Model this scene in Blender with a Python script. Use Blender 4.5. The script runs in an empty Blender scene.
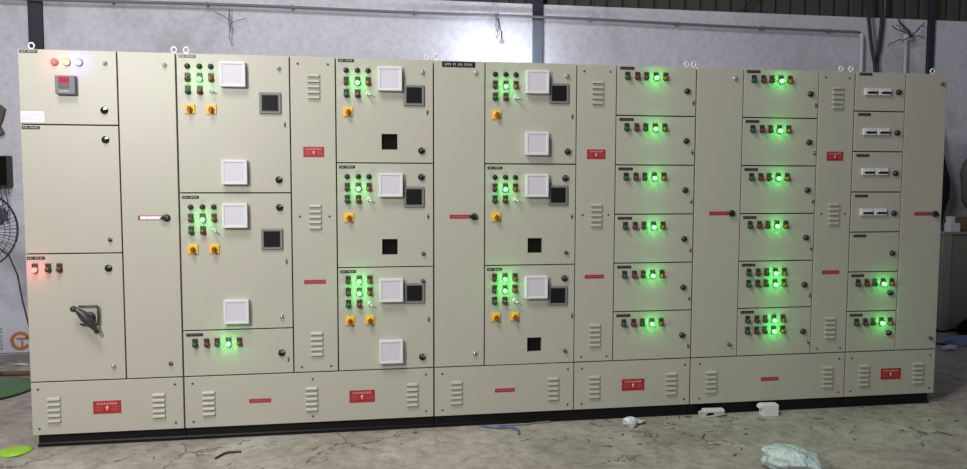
import bpy, bmesh, math, random
from mathutils import Matrix, Vector
random.seed(7)
SC = bpy.context.scene
COL = SC.collection
PI = math.pi

# ------------------------------------------------------------------ materials
MATS = {}
def mat(name, col, rough=0.5, metal=0.0, emit=None, estr=0.0, bump=None, spec=None, alpha=None, trans=None):
    if name in MATS: return MATS[name]
    m = bpy.data.materials.new(name); m.use_nodes = True
    nt = m.node_tree; b = nt.nodes['Principled BSDF']
    b.inputs['Base Color'].default_value = (*col, 1); b.inputs['Roughness'].default_value = rough
    b.inputs['Metallic'].default_value = metal
    if spec is not None: b.inputs['Specular IOR Level'].default_value = spec
    if emit: b.inputs['Emission Color'].default_value = (*emit, 1); b.inputs['Emission Strength'].default_value = estr
    if trans: b.inputs['Transmission Weight'].default_value = trans
    if alpha: b.inputs['Alpha'].default_value = alpha
    if bump:
        sc, st, dist = bump
        tc = nt.nodes.new('ShaderNodeTexCoord'); n = nt.nodes.new('ShaderNodeTexNoise'); bp = nt.nodes.new('ShaderNodeBump')
        n.inputs['Scale'].default_value = sc; n.inputs['Detail'].default_value = 4
        bp.inputs['Strength'].default_value = st; bp.inputs['Distance'].default_value = dist
        nt.links.new(tc.outputs['Object'], n.inputs['Vector']); nt.links.new(n.outputs['Fac'], bp.inputs['Height'])
        nt.links.new(bp.outputs['Normal'], b.inputs['Normal'])
    MATS[name] = m
    return m

def ramp(nt, pts):
    r = nt.nodes.new('ShaderNodeValToRGB'); e = r.color_ramp.elements
    while len(e) < len(pts): e.new(0.5)
    for el, (p, c) in zip(e, pts): el.position = p; el.color = (*c, 1) if len(c) == 3 else c
    return r

paint = mat('beige_powder_coat', (0.464, 0.454, 0.398), 0.33, bump=(230, 0.30, 0.004))
flatblack = mat('flat_black', (0.010, 0.009, 0.008), 0.9, spec=0.05)
black = mat('black_plastic', (0.014, 0.013, 0.013), 0.35)
blackpaint = mat('black_plinth_paint', (0.008, 0.008, 0.009), 0.45, spec=0.25)
brownp = mat('dark_brown_plastic', (0.040, 0.028, 0.022), 0.45)
white = mat('white_plastic', (0.70, 0.69, 0.745), 0.5)
lav = mat('lavender_film', (0.62, 0.605, 0.69), 0.5, bump=(60, 0.08, 0.002))
greyb = mat('grey_bezel', (0.20, 0.205, 0.21), 0.5)
greyd = mat('grey_instrument_case', (0.17, 0.16, 0.19), 0.5)
screen = mat('black_screen', (0.010, 0.011, 0.012), 0.5, spec=0.15)
steel = mat('bright_steel', (0.75, 0.75, 0.76), 0.28, 1.0)
darksteel = mat('dark_screw_steel', (0.10, 0.095, 0.085), 0.45, 0.6)
chrome = mat('zinc_plate', (0.85, 0.85, 0.88), 0.35, 0.25)
yellow = mat('yellow_switch_plate', (0.86, 0.48, 0.035), 0.45)
orange = mat('orange_brown_knob', (0.27, 0.08, 0.010), 0.4)
redsign = mat('red_sign', (0.37, 0.020, 0.028), 0.5)
redstrip = mat('red_strip', (0.36, 0.020, 0.030), 0.55)
signink = mat('sign_lettering', (0.75, 0.42, 0.42), 0.5)
stripink = mat('strip_lettering', (0.46, 0.10, 0.11), 0.5)
plateink = mat('nameplate_lettering', (0.55, 0.55, 0.58), 0.5)
labelw = mat('paper_label', (0.86, 0.84, 0.95), 0.5)
labelink = mat('label_ink', (0.42, 0.38, 0.62), 0.6)
greyw = mat('grey_white_lever', (0.62, 0.61, 0.58), 0.4)
redl = mat('red_lens', (0.13, 0.022, 0.02), 0.35)
grnl = mat('green_lens', (0.010, 0.075, 0.045), 0.3)
ambl = mat('amber_lens', (0.20, 0.056, 0.015), 0.35)
mrnl = mat('maroon_lens', (0.075, 0.028, 0.020), 0.3)
olvl = mat('olive_lens', (0.075, 0.05, 0.02), 0.25)
GLOW = {
 'green': mat('green_glow', (0, 0.05, 0.01), 0.4, emit=(0.58, 1.5, 0.68), estr=1.0),
 'red': mat('red_glow', (0.05, 0, 0), 0.4, emit=(1.5, 0.55, 0.52), estr=1.0),
 'dimred': mat('soft_red_glow', (0.05, 0, 0), 0.4, emit=(1.0, 0.22, 0.22), estr=1.0),
 'yellow': mat('yellow_glow', (0.05, 0.04, 0), 0.4, emit=(1.3, 1.0, 0.50), estr=1.0),
 'blue': mat('blue_glow', (0, 0, 0.05), 0.4, emit=(0.85, 0.92, 1.6), estr=1.0)}
ledred = mat('red_digit_glow', (0.05, 0, 0), 0.5, emit=(1.0, 0.004, 0.05), estr=0.5, spec=0.1)
leddig = mat('bright_digit_glow', (0.05, 0, 0), 0.5, emit=(1.0, 0.06, 0.14), estr=1.0, spec=0.1)

for g_ in GLOW.values(): g_.cycles.emission_sampling = 'NONE'
for g_ in (ledred, leddig): g_.cycles.emission_sampling = 'NONE'

# ------------------------------------------------------------------ mesh building
class MB:
    def __init__(s): s.bm = bmesh.new(); s.mats = []
    def mi(s, m):
        if m not in s.mats: s.mats.append(m)
        return s.mats.index(m)
    def _fin(s, geom_faces, m, smooth=False):
        i = s.mi(m)
        for f in geom_faces: f.material_index = i; f.smooth = smooth
    def box(s, x0, x1, y0, y1, z0, z1, m, bev=0.0, seg=2):
        before = set(s.bm.faces)
        r = bmesh.ops.create_cube(s.bm, size=1.0)
        bmesh.ops.scale(s.bm, vec=(abs(x1-x0), abs(y1-y0), abs(z1-z0)), verts=r['verts'])
        bmesh.ops.translate(s.bm, vec=((x0+x1)/2, (y0+y1)/2, (z0+z1)/2), verts=r['verts'])
        if bev > 0:
            es = list({e for v in r['verts'] for e in v.link_edges})
            bmesh.ops.bevel(s.bm, geom=es, offset=bev, segments=seg, affect='EDGES', profile=0.6)
        s._fin([f for f in s.bm.faces if f not in before], m)
        return s
    def lathe(s, prof, m, c=(0, 0, 0), axis='-Y', n=20, smooth=True):
        """prof: (radius, height) pairs, height measured along axis"""
        A = {'-Y': Matrix.Rotation(PI/2, 4, 'X'), 'Z': Matrix.Identity(4), 'X': Matrix.Rotation(PI/2, 4, 'Y')}[axis] if isinstance(axis, str) else axis
        T = Matrix.Translation(c) @ A
        rings = []; fs = []
        for (r, h) in prof:
            if r < 1e-6: rings.append([s.bm.verts.new(T @ Vector((0, 0, h)))])
            else: rings.append([s.bm.verts.new(T @ Vector((r*math.cos(2*PI*k/n), r*math.sin(2*PI*k/n), h))) for k in range(n)])
        for a, b in zip(rings, rings[1:]):
            for k in range(n):
                k2 = (k+1) % n
                if len(a) == 1 and len(b) == 1: continue
                if len(a) == 1: fs.append(s.bm.faces.new((a[0], b[k2], b[k])) if False else s.bm.faces.new((a[0], b[k], b[k2])))
                elif len(b) == 1: fs.append(s.bm.faces.new((a[k], a[k2], b[0])))
                else: fs.append(s.bm.faces.new((a[k], a[k2], b[k2], b[k])))
        s._fin(fs, m, smooth); return s
    def tube(s, pts, r, m, n=8, closed=False, smooth=True):
        pts = [Vector(p) for p in pts]; N = len(pts); rings = []; fs = []
        for i, p in enumerate(pts):
            if closed: d = pts[(i+1) % N]-pts[i-1]
            else: d = pts[min(i+1, N-1)]-pts[max(i-1, 0)]
            d.normalize()
            up = Vector((0, 0, 1)) if abs(d.z) < 0.9 else Vector((0, 1, 0))
            a = d.cross(up).normalized(); b = d.cross(a)
            rr = r[i] if isinstance(r, (list, tuple)) else r
            rings.append([s.bm.verts.new(p+(a*math.cos(2*PI*k/n)+b*math.sin(2*PI*k/n))*rr) for k in range(n)])
        for i in range(N if closed else N-1):
            A, B = rings[i], rings[(i+1) % N]
            off = 0
            if closed and i == N-1:
                off = min(range(n), key=lambda o: (A[0].co-B[o].co).length)
            for k in range(n): fs.append(s.bm.faces.new((A[k], A[(k+1) % n], B[(k+1+off) % n], B[(k+off) % n])))
        if not closed:
            fs.append(s.bm.faces.new(rings[0][::-1])); fs.append(s.bm.faces.new(rings[-1]))
        s._fin(fs, m, smooth); return s
    def prism(s, poly, y0, y1, m):
        """poly in x,z, extruded along y"""
        a = [s.bm.verts.new((x, y0, z)) for x, z in poly]; b = [s.bm.verts.new((x, y1, z)) for x, z in poly]; n = len(poly)
        fs = [s.bm.faces.new(a), s.bm.faces.new(b[::-1])]
        for i in range(n): fs.append(s.bm.faces.new((a[i], b[i], b[(i+1) % n], a[(i+1) % n])))
        s._fin(fs, m); return s
    def extrude_x(s, poly, x0, x1, m):
        """poly in y,z, extruded along x"""
        a = [s.bm.verts.new((x0, y, z)) for y, z in poly]; b = [s.bm.verts.new((x1, y, z)) for y, z in poly]; n = len(poly)
        fs = [s.bm.faces.new(a), s.bm.faces.new(b[::-1])]
        for i in range(n): fs.append(s.bm.faces.new((a[i], b[i], b[(i+1) % n], a[(i+1) % n])))
        s._fin(fs, m); return s
    def merge(s, mesh, M, m):
        before = set(s.bm.faces); vb = set(s.bm.verts)
        s.bm.from_mesh(mesh)
        bmesh.ops.transform(s.bm, matrix=M, verts=[v for v in s.bm.verts if v not in vb])
        s._fin([f for f in s.bm.faces if f not in before], m); return s
    def mesh(s, name, recalc=True):
        if recalc: bmesh.ops.recalc_face_normals(s.bm, faces=s.bm.faces[:])
        me = bpy.data.meshes.new(name); s.bm.to_mesh(me); s.bm.free()
        for m in s.mats: me.materials.append(m)
        return me

def obj(name, me, parent=None, loc=(0, 0, 0), label=None):
    if isinstance(me, MB): me = me.mesh(name)
    o = bpy.data.objects.new(name, me); COL.objects.link(o); o.location = loc
    if parent: o.parent = parent
    if label: o['label'] = label
    return o
def tag(o, label, cat, group=None, kind=None):
    o['label'] = label; o['category'] = cat
    if group: o['group'] = group
    if kind: o['kind'] = kind
    return o
def thing(name, label, cat, loc, group=None, rz=0.0):
    o = bpy.data.objects.new(name, None); COL.objects.link(o); o.location = loc; o.rotation_euler.z = rz
    o.empty_display_size = 0.1
    return tag(o, label, cat, group)
def struct(name, me, loc=(0, 0, 0)):
    o = obj(name, me, None, loc); o['kind'] = 'structure'; return o

def text_mesh(txt, size):
    c = bpy.data.curves.new('lettering', 'FONT'); c.body = txt; c.size = size; c.extrude = 0.0004
    c.align_x = 'CENTER'; c.align_y = 'CENTER'; c.resolution_u = 2
    o = bpy.data.objects.new('lettering', c); COL.objects.link(o)
    bpy.context.view_layer.update()
    me = bpy.data.meshes.new_from_object(o.evaluated_get(bpy.context.evaluated_depsgraph_get()))
    bpy.data.objects.remove(o); bpy.data.curves.remove(c)
    return me
FACE = Matrix.Rotation(PI/2, 4, 'X')          # lettering stands up, facing -Y

# ------------------------------------------------------------------ small panel fittings (shared meshes)
def m_button(lens, lit=False, dome=True):
    b = MB()
    b.box(-0.0145, 0.0145, -0.007, 0, 0.006, 0.027, brownp, 0.0015)            # legend tag above the lens
    b.lathe([(0.0165, 0), (0.0165, 0.005), (0.0150, 0.008), (0.0135, 0.008)], brownp if not lit else greyd, (0, 0, -0.007))
    b.lathe([(0.0135, 0.004), (0.0135, 0.020), (0.0120, 0.0255), (0.0075, 0.0285), (0, 0.0295)], lens, (0, 0, -0.007))
    return b.mesh('button')
BTN = {'red': m_button(redl), 'green': m_button(grnl), 'amber': m_button(ambl), 'maroon': m_button(mrnl), 'olive': m_button(olvl)}
LIT = {k: m_button(v, True) for k, v in GLOW.items()}
def m_meterlamp():
    b = MB(); b.lathe([(0.0155, 0), (0.0155, 0.004), (0.0125, 0.008), (0.0125, 0.013), (0.008, 0.0155), (0, 0.016)], black); return b.mesh('lamp')
BLK = m_meterlamp()
def m_ringlamp(g):
    b = MB(); b.lathe([(0.020, 0), (0.020, 0.005), (0.0165, 0.007)], greyd)
    b.lathe([(0.0165, 0.004), (0.0165, 0.014), (0.013, 0.020), (0.007, 0.0225), (0, 0.023)], GLOW[g]); return b.mesh('lamp')
RINGL = {g: m_ringlamp(g) for g in ('dimred', 'yellow', 'blue')}
def m_toggle():
    b = MB(); b.lathe([(0.012, 0), (0.012, 0.005), (0.007, 0.007), (0.007, 0.012)], chrome)
    b.tube([(0, -0.01, 0), (0.007, -0.024, -0.004), (0.014, -0.038, -0.008)], [0.0050, 0.0055, 0.0065], greyw); return b.mesh('toggle')
TOG = m_toggle()
def m_selector():
    b = MB(); b.box(-0.027, 0.027, -0.008, 0, -0.026, 0.026, yellow, 0.003)
    b.lathe([(0.017, 0.007), (0.017, 0.014), (0.0155, 0.016), (0, 0.016)], yellow)
    R = MB(); 
    b.box(-0.0075, 0.0075, -0.036, -0.014, -0.020, 0.014, orange, 0.003)
    b.lathe([(0.0125, 0.015), (0.0125, 0.024), (0, 0.025)], orange, (0, 0, -0.002)); R.bm.free()
    return b.mesh('selector')
SEL = m_selector()
def m_cover():
    b = MB(); w = 0.0682
    b.box(-w, w, -0.032, 0, -w, w, white, 0.005, 3)
    for (x0, x1, z0, z1) in ((-w, w, w-0.014, w), (-w, w, -w, -w+0.014), (-w, -w+0.014, -w+0.014, w-0.014), (w-0.014, w, -w+0.014, w-0.014)):
        b.box(x0, x1, -0.038, -0.030, z0, z1, white, 0.0025)
    b.box(-w+0.014, w-0.014, -0.0345, -0.031, -w+0.014, w-0.014, lav)
    return b.mesh('cover')
COV = m_cover()
def m_meter():
    b = MB(); w = 0.060
    b.box(-w, w, -0.012, 0, -w, w, greyb, 0.006, 3)
    b.box(-0.046, 0.046, -0.0135, -0.010, -0.046, 0.046, black, 0.002)
    b.box(-0.041, 0.041, -0.0145, -0.013, -0.038, 0.041, screen)
    return b.mesh('meter')
MET = m_meter()
def m_screw(r, m, h=0.004):
    b = MB(); b.lathe([(r, 0), (r, h*0.5), (r*0.7, h), (0, h)], m, n=12); b.box(-r*0.75, r*0.75, -h-0.0004, -h+0.0008, -r*0.12, r*0.12, flatblack); return b.mesh('screw')
SCR = m_screw(0.006, darksteel)
def m_lock(body, key, r):
    b = MB(); b.lathe([(r, 0), (r, 0.006), (r*0.85, 0.010), (r*0.62, 0.011), (r*0.62, 0.016), (0, 0.0165)], body)
    c, s_ = math.cos(0.7), math.sin(0.7)
    b.prism([(r*0.1*c+r*0.5*s_*0.2, r*0.2), (r*0.85, r*0.25), (r*0.7, r*0.75), (r*0.15, r*0.62)], -0.019, -0.010, key)  # white highlight of the black locks, shaped as a wing
    return b.mesh('lock')
LOCK = m_lock(black, steel, 0.0195)
LOCKP = m_lock(black, darksteel, 0.0180)
SLOCK = m_lock(steel, darksteel, 0.0120)
DLOCK = m_lock(darksteel, steel, 0.0115)
def m_latch():
    b = MB(); b.box(-0.004, 0.004, -0.006, 0, -0.013, 0.013, darksteel, 0.0015); b.lathe([(0.0035, 0.005), (0.0035, 0.011), (0, 0.011)], steel, (0, 0, 0.006), n=10); return b.mesh('latch')
LATCH = m_latch()
def m_plate(w, h, words, ink=None):
    ink = ink or plateink
    b = MB(); b.box(-w/2, w/2, -0.0025, 0, -h/2, h/2, black, 0.001, 1)
    tot = sum(words)+len(words)-1; u = w*0.84/tot; x = -w*0.42
    rnd = random.Random(int(w*1000)+sum(words))
    for n_ in words:
        for k in range(n_):
            hh = h*0.23
            b.box(x+u*0.12, x+u*0.42, -0.0030, -0.002, -hh, hh, ink)
            if rnd.random() < 0.7:
                zz = rnd.choice((-hh, -hh*0.2, hh*0.6)); b.box(x+u*0.12, x+u*0.9, -0.0030, -0.002, zz, zz+hh*0.4, ink)
            x += u
        x += u
    return b.mesh('plate')
PLATE = m_plate(0.090, 0.016, [3, 5])
PLATEB = m_plate(0.090, 0.017, [5], greyd)
BIGPLATE = m_plate(0.194, 0.032, [4, 2, 3, 5])
DANGER = text_mesh('DANGER', 0.021)
def m_sign(k):
    b = MB(); w, h = 0.147*k, 0.073*k
    b.box(-w/2, w/2, -0.002, 0, -h/2, h/2, redsign, 0.0009, 1)
    b.merge(DANGER, Matrix.Translation((0, -0.0022, h*0.27)) @ FACE @ Matrix.Scale(k*1.30, 4, (1, 0, 0)) @ Matrix.Scale(k*0.86, 4, (0, 1, 0)), signink)
    b.lathe([(0.0085*k, 0), (0.0085*k, 0.0004), (0, 0.0004)], signink, (0, -0.002, -h*0.02), n=14)      # skull mark
    b.box(-0.004*k, 0.004*k, -0.0025, -0.0018, -h*0.24, -h*0.08, signink)
    for sx in (-1, 1):
        b.box(-0.013*k if sx < 0 else -0.013*k, 0.013*k, -0.0024, -0.0018, -h*0.31, -h*0.29, signink)
        for r_ in range(3):
            z = h*0.02-r_*h*0.13; x0 = sx*w*0.29
            b.box(x0-w*0.135, x0+w*0.135, -0.0023, -0.0018, z-h*0.022, z+h*0.022, stripink)
    return b.mesh('sign')
SIGN = m_sign(1.0); SIGNS = m_sign(0.79)
def m_strip(w=0.122, h=0.023):
    b = MB(); b.box(-w/2, w/2, -0.002, 0, -h/2, h/2, redstrip, 0.0009, 1)
    rnd = random.Random(3); x = -w*0.42
    while x < w*0.42:
        l = rnd.uniform(0.004, 0.011); b.box(x, min(x+l, w*0.43), -0.0023, -0.0018, -h*0.18, h*0.18, stripink); x += l+0.003
    return b.mesh('strip')
STRIP = m_strip(); RAILSTRIP = m_strip(0.126, 0.023)
def m_wstrip():
    b = MB(); w, h = 0.13, 0.025
    b.box(-w/2, w/2, -0.002, 0, -h/2, h/2, redstrip, 0.0009, 1); b.box(-w*0.43, w*0.45, -0.0024, -0.0018, -h*0.34, h*0.34, labelw)
    b.box(-w*0.49, -w*0.42, -0.0026, -0.0018, -h*0.3, h*0.3, mrnl); b.box(-w*0.16, -w*0.145, -0.0026, -0.0018, -h*0.3, h*0.3, labelink)
    return b.mesh('strip')
WSTRIP = m_wstrip()
def m_knob():
    b = MB(); b.lathe([(0.0205, 0), (0.0205, 0.008), (0.018, 0.014), (0.012, 0.017), (0, 0.017)], black)
    b.prism([(-0.034, 0.0), (-0.012, 0.012), (0.008, 0.006), (0.008, -0.006), (-0.012, -0.012)], -0.024, -0.010, black)
    b.lathe([(0.006, 0.017), (0.006, 0.020), (0, 0.020)], steel, (0.006, 0, 0.002), n=10); return b.mesh('knob')
KNOB = m_knob()
def m_louvre():
    b = MB()
    for k in range(5):
        z = 0.063-k*0.0305
        w = 0.0325
        # pressed hood: closed and rounded on top, open below
        prof = [(0, z+0.009), (-0.007, z+0.0065), (-0.012, z+0.001), (-0.014, z-0.007), (-0.0125, z-0.007), (-0.0085, z), (0, z+0.004)]
        b.extrude_x(prof, -w, w, paint)
        for sx in (-w, w):
            b.extrude_x([(0, z+0.009), (-0.007, z+0.0065), (-0.012, z+0.001), (-0.014, z-0.007), (0, z-0.007)], sx-0.0012, sx+0.0012, paint)
        b.box(-w+0.001, w-0.001, -0.0012, 0, z-0.0075, z+0.0035, flatblack)  # black strip paints the dark of the opening under the hood
    return b.mesh('louvre')
LOUV = m_louvre()
def m_eye():
    b = MB(); b.lathe([(0.013, 0), (0.013, 0.005), (0.007, 0.007), (0.007, 0.012)], chrome, axis='Z', n=14)
    b.tube([(0.0140*math.cos(2*PI*k/18), 0, 0.026+0.0160*math.sin(2*PI*k/18)) for k in range(18)], 0.0047, chrome, closed=True); return b.mesh('eye')
EYE = m_eye()
def m_breaker():
    b = MB(); w, h = 0.043, 0.0225
    b.box(-w, w, -0.014, 0, -h, h, white, 0.003)
    b.box(-w+0.016, w-0.002, -0.0155, -0.012, -h*0.62, h*0.05, black, 0.001)            # slot of the toggles
    b.box(-w+0.018, w-0.006, -0.024, -0.014, h*0.02, h*0.42, white, 0.002)              # joined toggle bar, up
    for k in range(1, 3): b.box(-w+k*0.0287-0.0006, -w+k*0.0287+0.0006, -0.0146, -0.012, h*0.45, h*0.98, greyd)
    return b.mesh('breaker')
BRK = m_breaker()
def m_digital():
    b = MB(); w = 0.050
    b.box(-w, w, -0.035, 0, -w, w, greyd, 0.005, 3)
    b.box(-0.032, 0.020, -0.0365, -0.033, -0.019, 0.040, black, 0.001)
    b.box(-0.030, 0.018, -0.0372, -0.036, 0.012, 0.038, ledred)
    for k in range(3):                                                                  # digits 8
        x = -0.027+k*0.0145
        for (a, c, d, e) in ((0, 0.010, 0, 0.0022), (0, 0.010, 0.0085, 0.0107), (0, 0.010, 0.017, 0.0192), (0, 0.0022, 0, 0.019), (0.0078, 0.010, 0, 0.019)):
            b.box(x+a, x+c, -0.0378, -0.0370, 0.0155+d, 0.0155+e, leddig)
    for k in range(4): b.box(-0.028+k*0.012, -0.020+k*0.012, -0.0362, -0.034, -0.036, -0.031, greyw)
    return b.mesh('display')
DIG = m_digital()

# ------------------------------------------------------------------ the switchboard: five cabinets side by side
H = 2.17; DB = 0.369; OY = 0.3; TH = 0.018; G = 0.0034
GRP = 'cabinets of the switchboard lineup'
GLIGHT = {}
for k_, col_, w_ in (('green', (0.03, 1.0, 0.10), 0.24), ('red', (1.0, 0.05, 0.09), 0.26), ('dimred', (1.0, 0.12, 0.12), 0.11), ('yellow', (1.0, 0.62, 0.22), 0.07), ('blue', (0.12, 0.16, 1.0), 0.24)):
    l_ = bpy.data.lights.new('indicator_'+k_, 'POINT'); l_.color = col_; l_.energy = w_; l_.shadow_soft_size = 0.009; GLIGHT[k_] = l_  # added point lights, set before the lit lenses to throw halos
class Cab:
    def __init__(s, x0, x1, label):
        s.x0, s.x1 = x0, x1; s.ox = (x0+x1)/2
        s.root = thing('switchboard_cabinet', label, 'electrical cabinet', (s.ox, OY, 0), GRP)
        b = MB(); e = 0.003
        b.box(x0-s.ox+e, x1-s.ox-e, TH+0.0015-OY, 0.60-OY, 0.07, H-0.002, paint, 0.002, 1)
        b.box(x0-s.ox+e+0.004, x1-s.ox-e-0.004, TH-OY-0.0005, TH+0.004-OY, 0.078, H-0.004, flatblack)  # black sheet: door gaskets, and shade painted into gaps and cutouts
        obj('cabinet_body', b, s.root)
        b = MB(); a0, a1 = x0-s.ox, x1-s.ox                                          # base frame of steel channel
        d0, d1 = (0.022 if x0 < 0.01 else 0.001), (0.022 if x1 > 5.5 else 0.001)
        y = 0.028-OY
        b.extrude_x([(y-0.012, 0), (y+0.05, 0), (y+0.05, 0.006), (y+0.010, 0.009), (y+0.010, 0.061), (y+0.05, 0.064), (y+0.05, 0.07), (y, 0.07), (y, 0.064), (y+0.004, 0.058), (y+0.004, 0.020), (y, 0.013), (y-0.012, 0.010), (y-0.012, 0)], a0+d0, a1-d1, blackpaint)
        b.box(a0+d0, a1-d1, 0.53-OY, 0.58-OY, 0, 0.07, blackpaint, 0.002, 1)
        for xx in (a0+d0, a1-d1-0.05): b.box(xx, xx+0.05, y+0.04, 0.54-OY, 0, 0.069, blackpaint)
        obj('plinth', b, s.root, label='black steel plinth')
    def leaf(s, name, x0, x1, z0, z1, hole=None, thick=TH, e0=G, e1=G):
        """a door or cover plate with soft edges; its origin is its lower left front corner"""
        X0, X1, Z0, Z1 = e0, x1-x0-e1, G, z1-z0-(G if z1 < H-0.01 else 0.0)
        b = MB()
        if hole is None: b.box(X0, X1, 0, thick, Z0, Z1, paint, 0.0022, 2)
        else:
            hx0, hx1, hz0, hz1 = hole[0]-x0, hole[1]-x0, hole[2]-z0, hole[3]-z0
            xs, zs = [X0, hx0, hx1, X1], [Z0, hz0, hz1, Z1]
            V = [[[b.bm.verts.new((x, y, z)) for z in zs] for x in xs] for y in (0, thick)]
            fs = []
            for i in range(3):
                for j in range(3):
                    if i == 1 and j == 1: continue
                    for y in (0, 1): q = [V[y][i][j], V[y][i+1][j], V[y][i+1][j+1], V[y][i][j+1]]; fs.append(b.bm.faces.new(q))
            def wall(l):
                for p, q in zip(l, l[1:]+l[:1]): fs.append(b.bm.faces.new((V[0][p[0]][p[1]], V[0][q[0]][q[1]], V[1][q[0]][q[1]], V[1][p[0]][p[1]])))
            wall([(0, 0), (1, 0), (2, 0), (3, 0), (3, 1), (3, 2), (3, 3), (2, 3), (1, 3), (0, 3), (0, 2), (0, 1)])
            wall([(1, 1), (2, 1), (2, 2), (1, 2)])
            b._fin(fs, paint)
        o = obj(name, b, s.root, (x0-s.ox, -OY, z0)); s.cur = (o, x0, z0)
        return o
    def put(s, name, me, x, z, label=None):
        o, x0, z0 = s.cur
        return obj(name, me, o, (x-x0, 0, z-z0), label)
    def glow(s, kind, x, z):
        """added point light before a lit lens, for its halo on the door"""
        o, x0, z0 = s.cur
        g = bpy.data.objects.new('indicator_glow', GLIGHT[kind]); COL.objects.link(g); g.parent = o; g.location = (x-x0, -0.046 if kind in ('green', 'red') else -0.036, z-z0-0.007*(kind in ('green', 'red')))
    def eye(s, x): obj('lifting_eye', EYE, s.root, (x-s.ox, 0.055-OY, H-0.001), 'bright zinc lifting ring')
    def base(s, x0, x1, louvres, signs, screws):
        s.leaf('base_panel', x0, x1, 0.07, DB)
        for x in louvres: s.put('louvre', LOUV, x, 0.211)
        for kind, x in signs:
            if kind == 'sign': s.put('warning_sign', SIGN, x, 0.2145, 'red warning sign headed DANGER')
            else: s.put('label_strip', STRIP, x, 0.2145, 'narrow red label strip')
        for x in screws:
            for z in (0.329, 0.109): s.put('screw', SCR, x, z)

LMATE = {'green': 'green push button', 'red': 'red push button', 'amber': 'unlit amber indicator', 'maroon': 'unlit dark red indicator', 'olive': 'unlit dark amber indicator'}
def lamp_row(c, xs, z, kinds):
    for x, k in zip(xs, kinds):
        if k in ('green', 'red'): c.put('push_button', BTN[k], x, z, LMATE[k])
        elif k in BTN: c.put('indicator_lamp', BTN[k], x, z, LMATE[k])
        elif k == 'LIT': c.glow('green', x, z); c.put('indicator_lamp', LIT['green'], x, z, 'glowing green indicator lamp')
        elif k == 'LITRED': c.glow('red', x, z); c.put('indicator_lamp', LIT['red'], x, z, 'glowing red indicator lamp')
        elif k == 'black': c.put('indicator_lamp', BLK, x, z, 'small round black unlit indicator')
        elif k == 'tog': c.put('toggle_switch', TOG, x, z, 'grey white lever switch')

# -- first cabinet ---------------------------------------------------
c = Cab(0.0, 0.799, 'beige cabinet with rotary handle and red, yellow and blue lamps, left end of the lineup')
c.leaf('door', 0, 0.497, 1.772, H)
c.put('nameplate', PLATE, 0.056, 2.158, 'black nameplate')
for x, g, t in ((0.184, 'dimred', 'red'), (0.245, 'yellow', 'yellow'), (0.306, 'blue', 'blue')): c.glow(g, x, 2.105); c.put('indicator_lamp', RINGL[g], x, 2.105, 'glowing %s indicator lamp' % t)
c.put('digital_meter', DIG, 0.243, 1.982, 'grey meter with red digits')
b = MB(); b.box(-0.059, 0.059, -0.001, 0, -0.029, 0.029, labelw, 0.0004, 1)
rnd = random.Random(5)
for r_ in range(4):
    x = -0.05
    while x < 0.044:
        l = rnd.uniform(0.006, 0.016); b.box(x, min(x+l, 0.05), -0.0013, -0.0005, 0.015-r_*0.010-0.0017, 0.015-r_*0.010+0.0017, labelink); x += l+0.004
c.put('paper_label', b.mesh('label'), 0.0645, 1.812, 'white paper label with faint purple print')
c.put('door_lock', SLOCK, 0.437, 2.104, 'small silver lock'); c.put('door_lock', LOCK, 0.426, 1.852, 'round black lock')
c.leaf('door', 0, 0.497, 1.075, 1.772)
c.put('nameplate', PLATE, 0.054, 1.755, 'black nameplate'); c.put('door_lock', LOCK, 0.427, 1.694, 'round black lock'); c.put('door_lock', DLOCK, 0.435, 1.149, 'small dark lock')
c.leaf('door', 0, 0.497, DB, 1.075)
c.put('nameplate', PLATE, 0.054, 1.0525, 'black nameplate')
lamp_row(c, (0.048, 0.115, 0.172), 0.996, ('LITRED', 'olive', 'red'))
c.put('door_lock', LOCK, 0.422, 0.992, 'round black lock'); c.put('door_lock', SLOCK, 0.433, 0.446, 'small silver lock')
hb = MB(); dg = mat('dark_grey_handle', (0.035, 0.034, 0.034), 0.4)
hb.lathe([(0.030, 0), (0.030, 0.018), (0.022, 0.026), (0, 0.026)], dg, (0, 0, 0))
Pn = [(-0.068, 0.058), (-0.052, 0.052), (-0.020, 0.026), (0.0, 0.0), (0.020, -0.028), (0.040, -0.058), (0.052, -0.082)]
hb.tube([(x, -0.050, z) for x, z in Pn], [0.013, 0.014, 0.021, 0.026, 0.022, 0.012, 0.011], dg, n=12)
hb.lathe([(0, 0), (0.012, 0.002), (0.017, 0.010), (0.017, 0.018), (0.010, 0.026), (0, 0.028)], dg, (-0.066, -0.040, 0.056))
hb.tube([(-0.050, -0.022, 0.064), (-0.02, -0.022, 0.064), (0.045, -0.022, 0.064), (0.049, -0.022, 0.060), (0.049, -0.022, -0.034), (0.045, -0.022, -0.038), (0.0, -0.022, -0.038), (-0.045, -0.022, -0.034)], 0.0055, dg)
hb.tube([(-0.055, -0.022, 0.02), (-0.035, -0.022, -0.015), (-0.01, -0.022, -0.035)], 0.005, dg)
c.put('rotary_handle', hb.mesh('handle'), 0.318, 0.722, 'black rotary breaker handle with square locking frame')
c.leaf('door', 0.497, 0.799, DB, H)
c.put('door_lock', SLOCK, 0.742, 2.103, 'small silver lock'); c.put('door_lock', DLOCK, 0.734, 0.449, 'small dark lock')
c.put('label_strip', WSTRIP, 0.648, 1.268, 'white label strip with red edge'); c.put('door_handle', KNOB, 0.732, 1.267, 'black turning knob')
c.base(0, 0.799, (0.118, 0.665), (('sign', 0.392),), (0.039, 0.753))
c.eye(0.052); c.eye(0.782)

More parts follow.
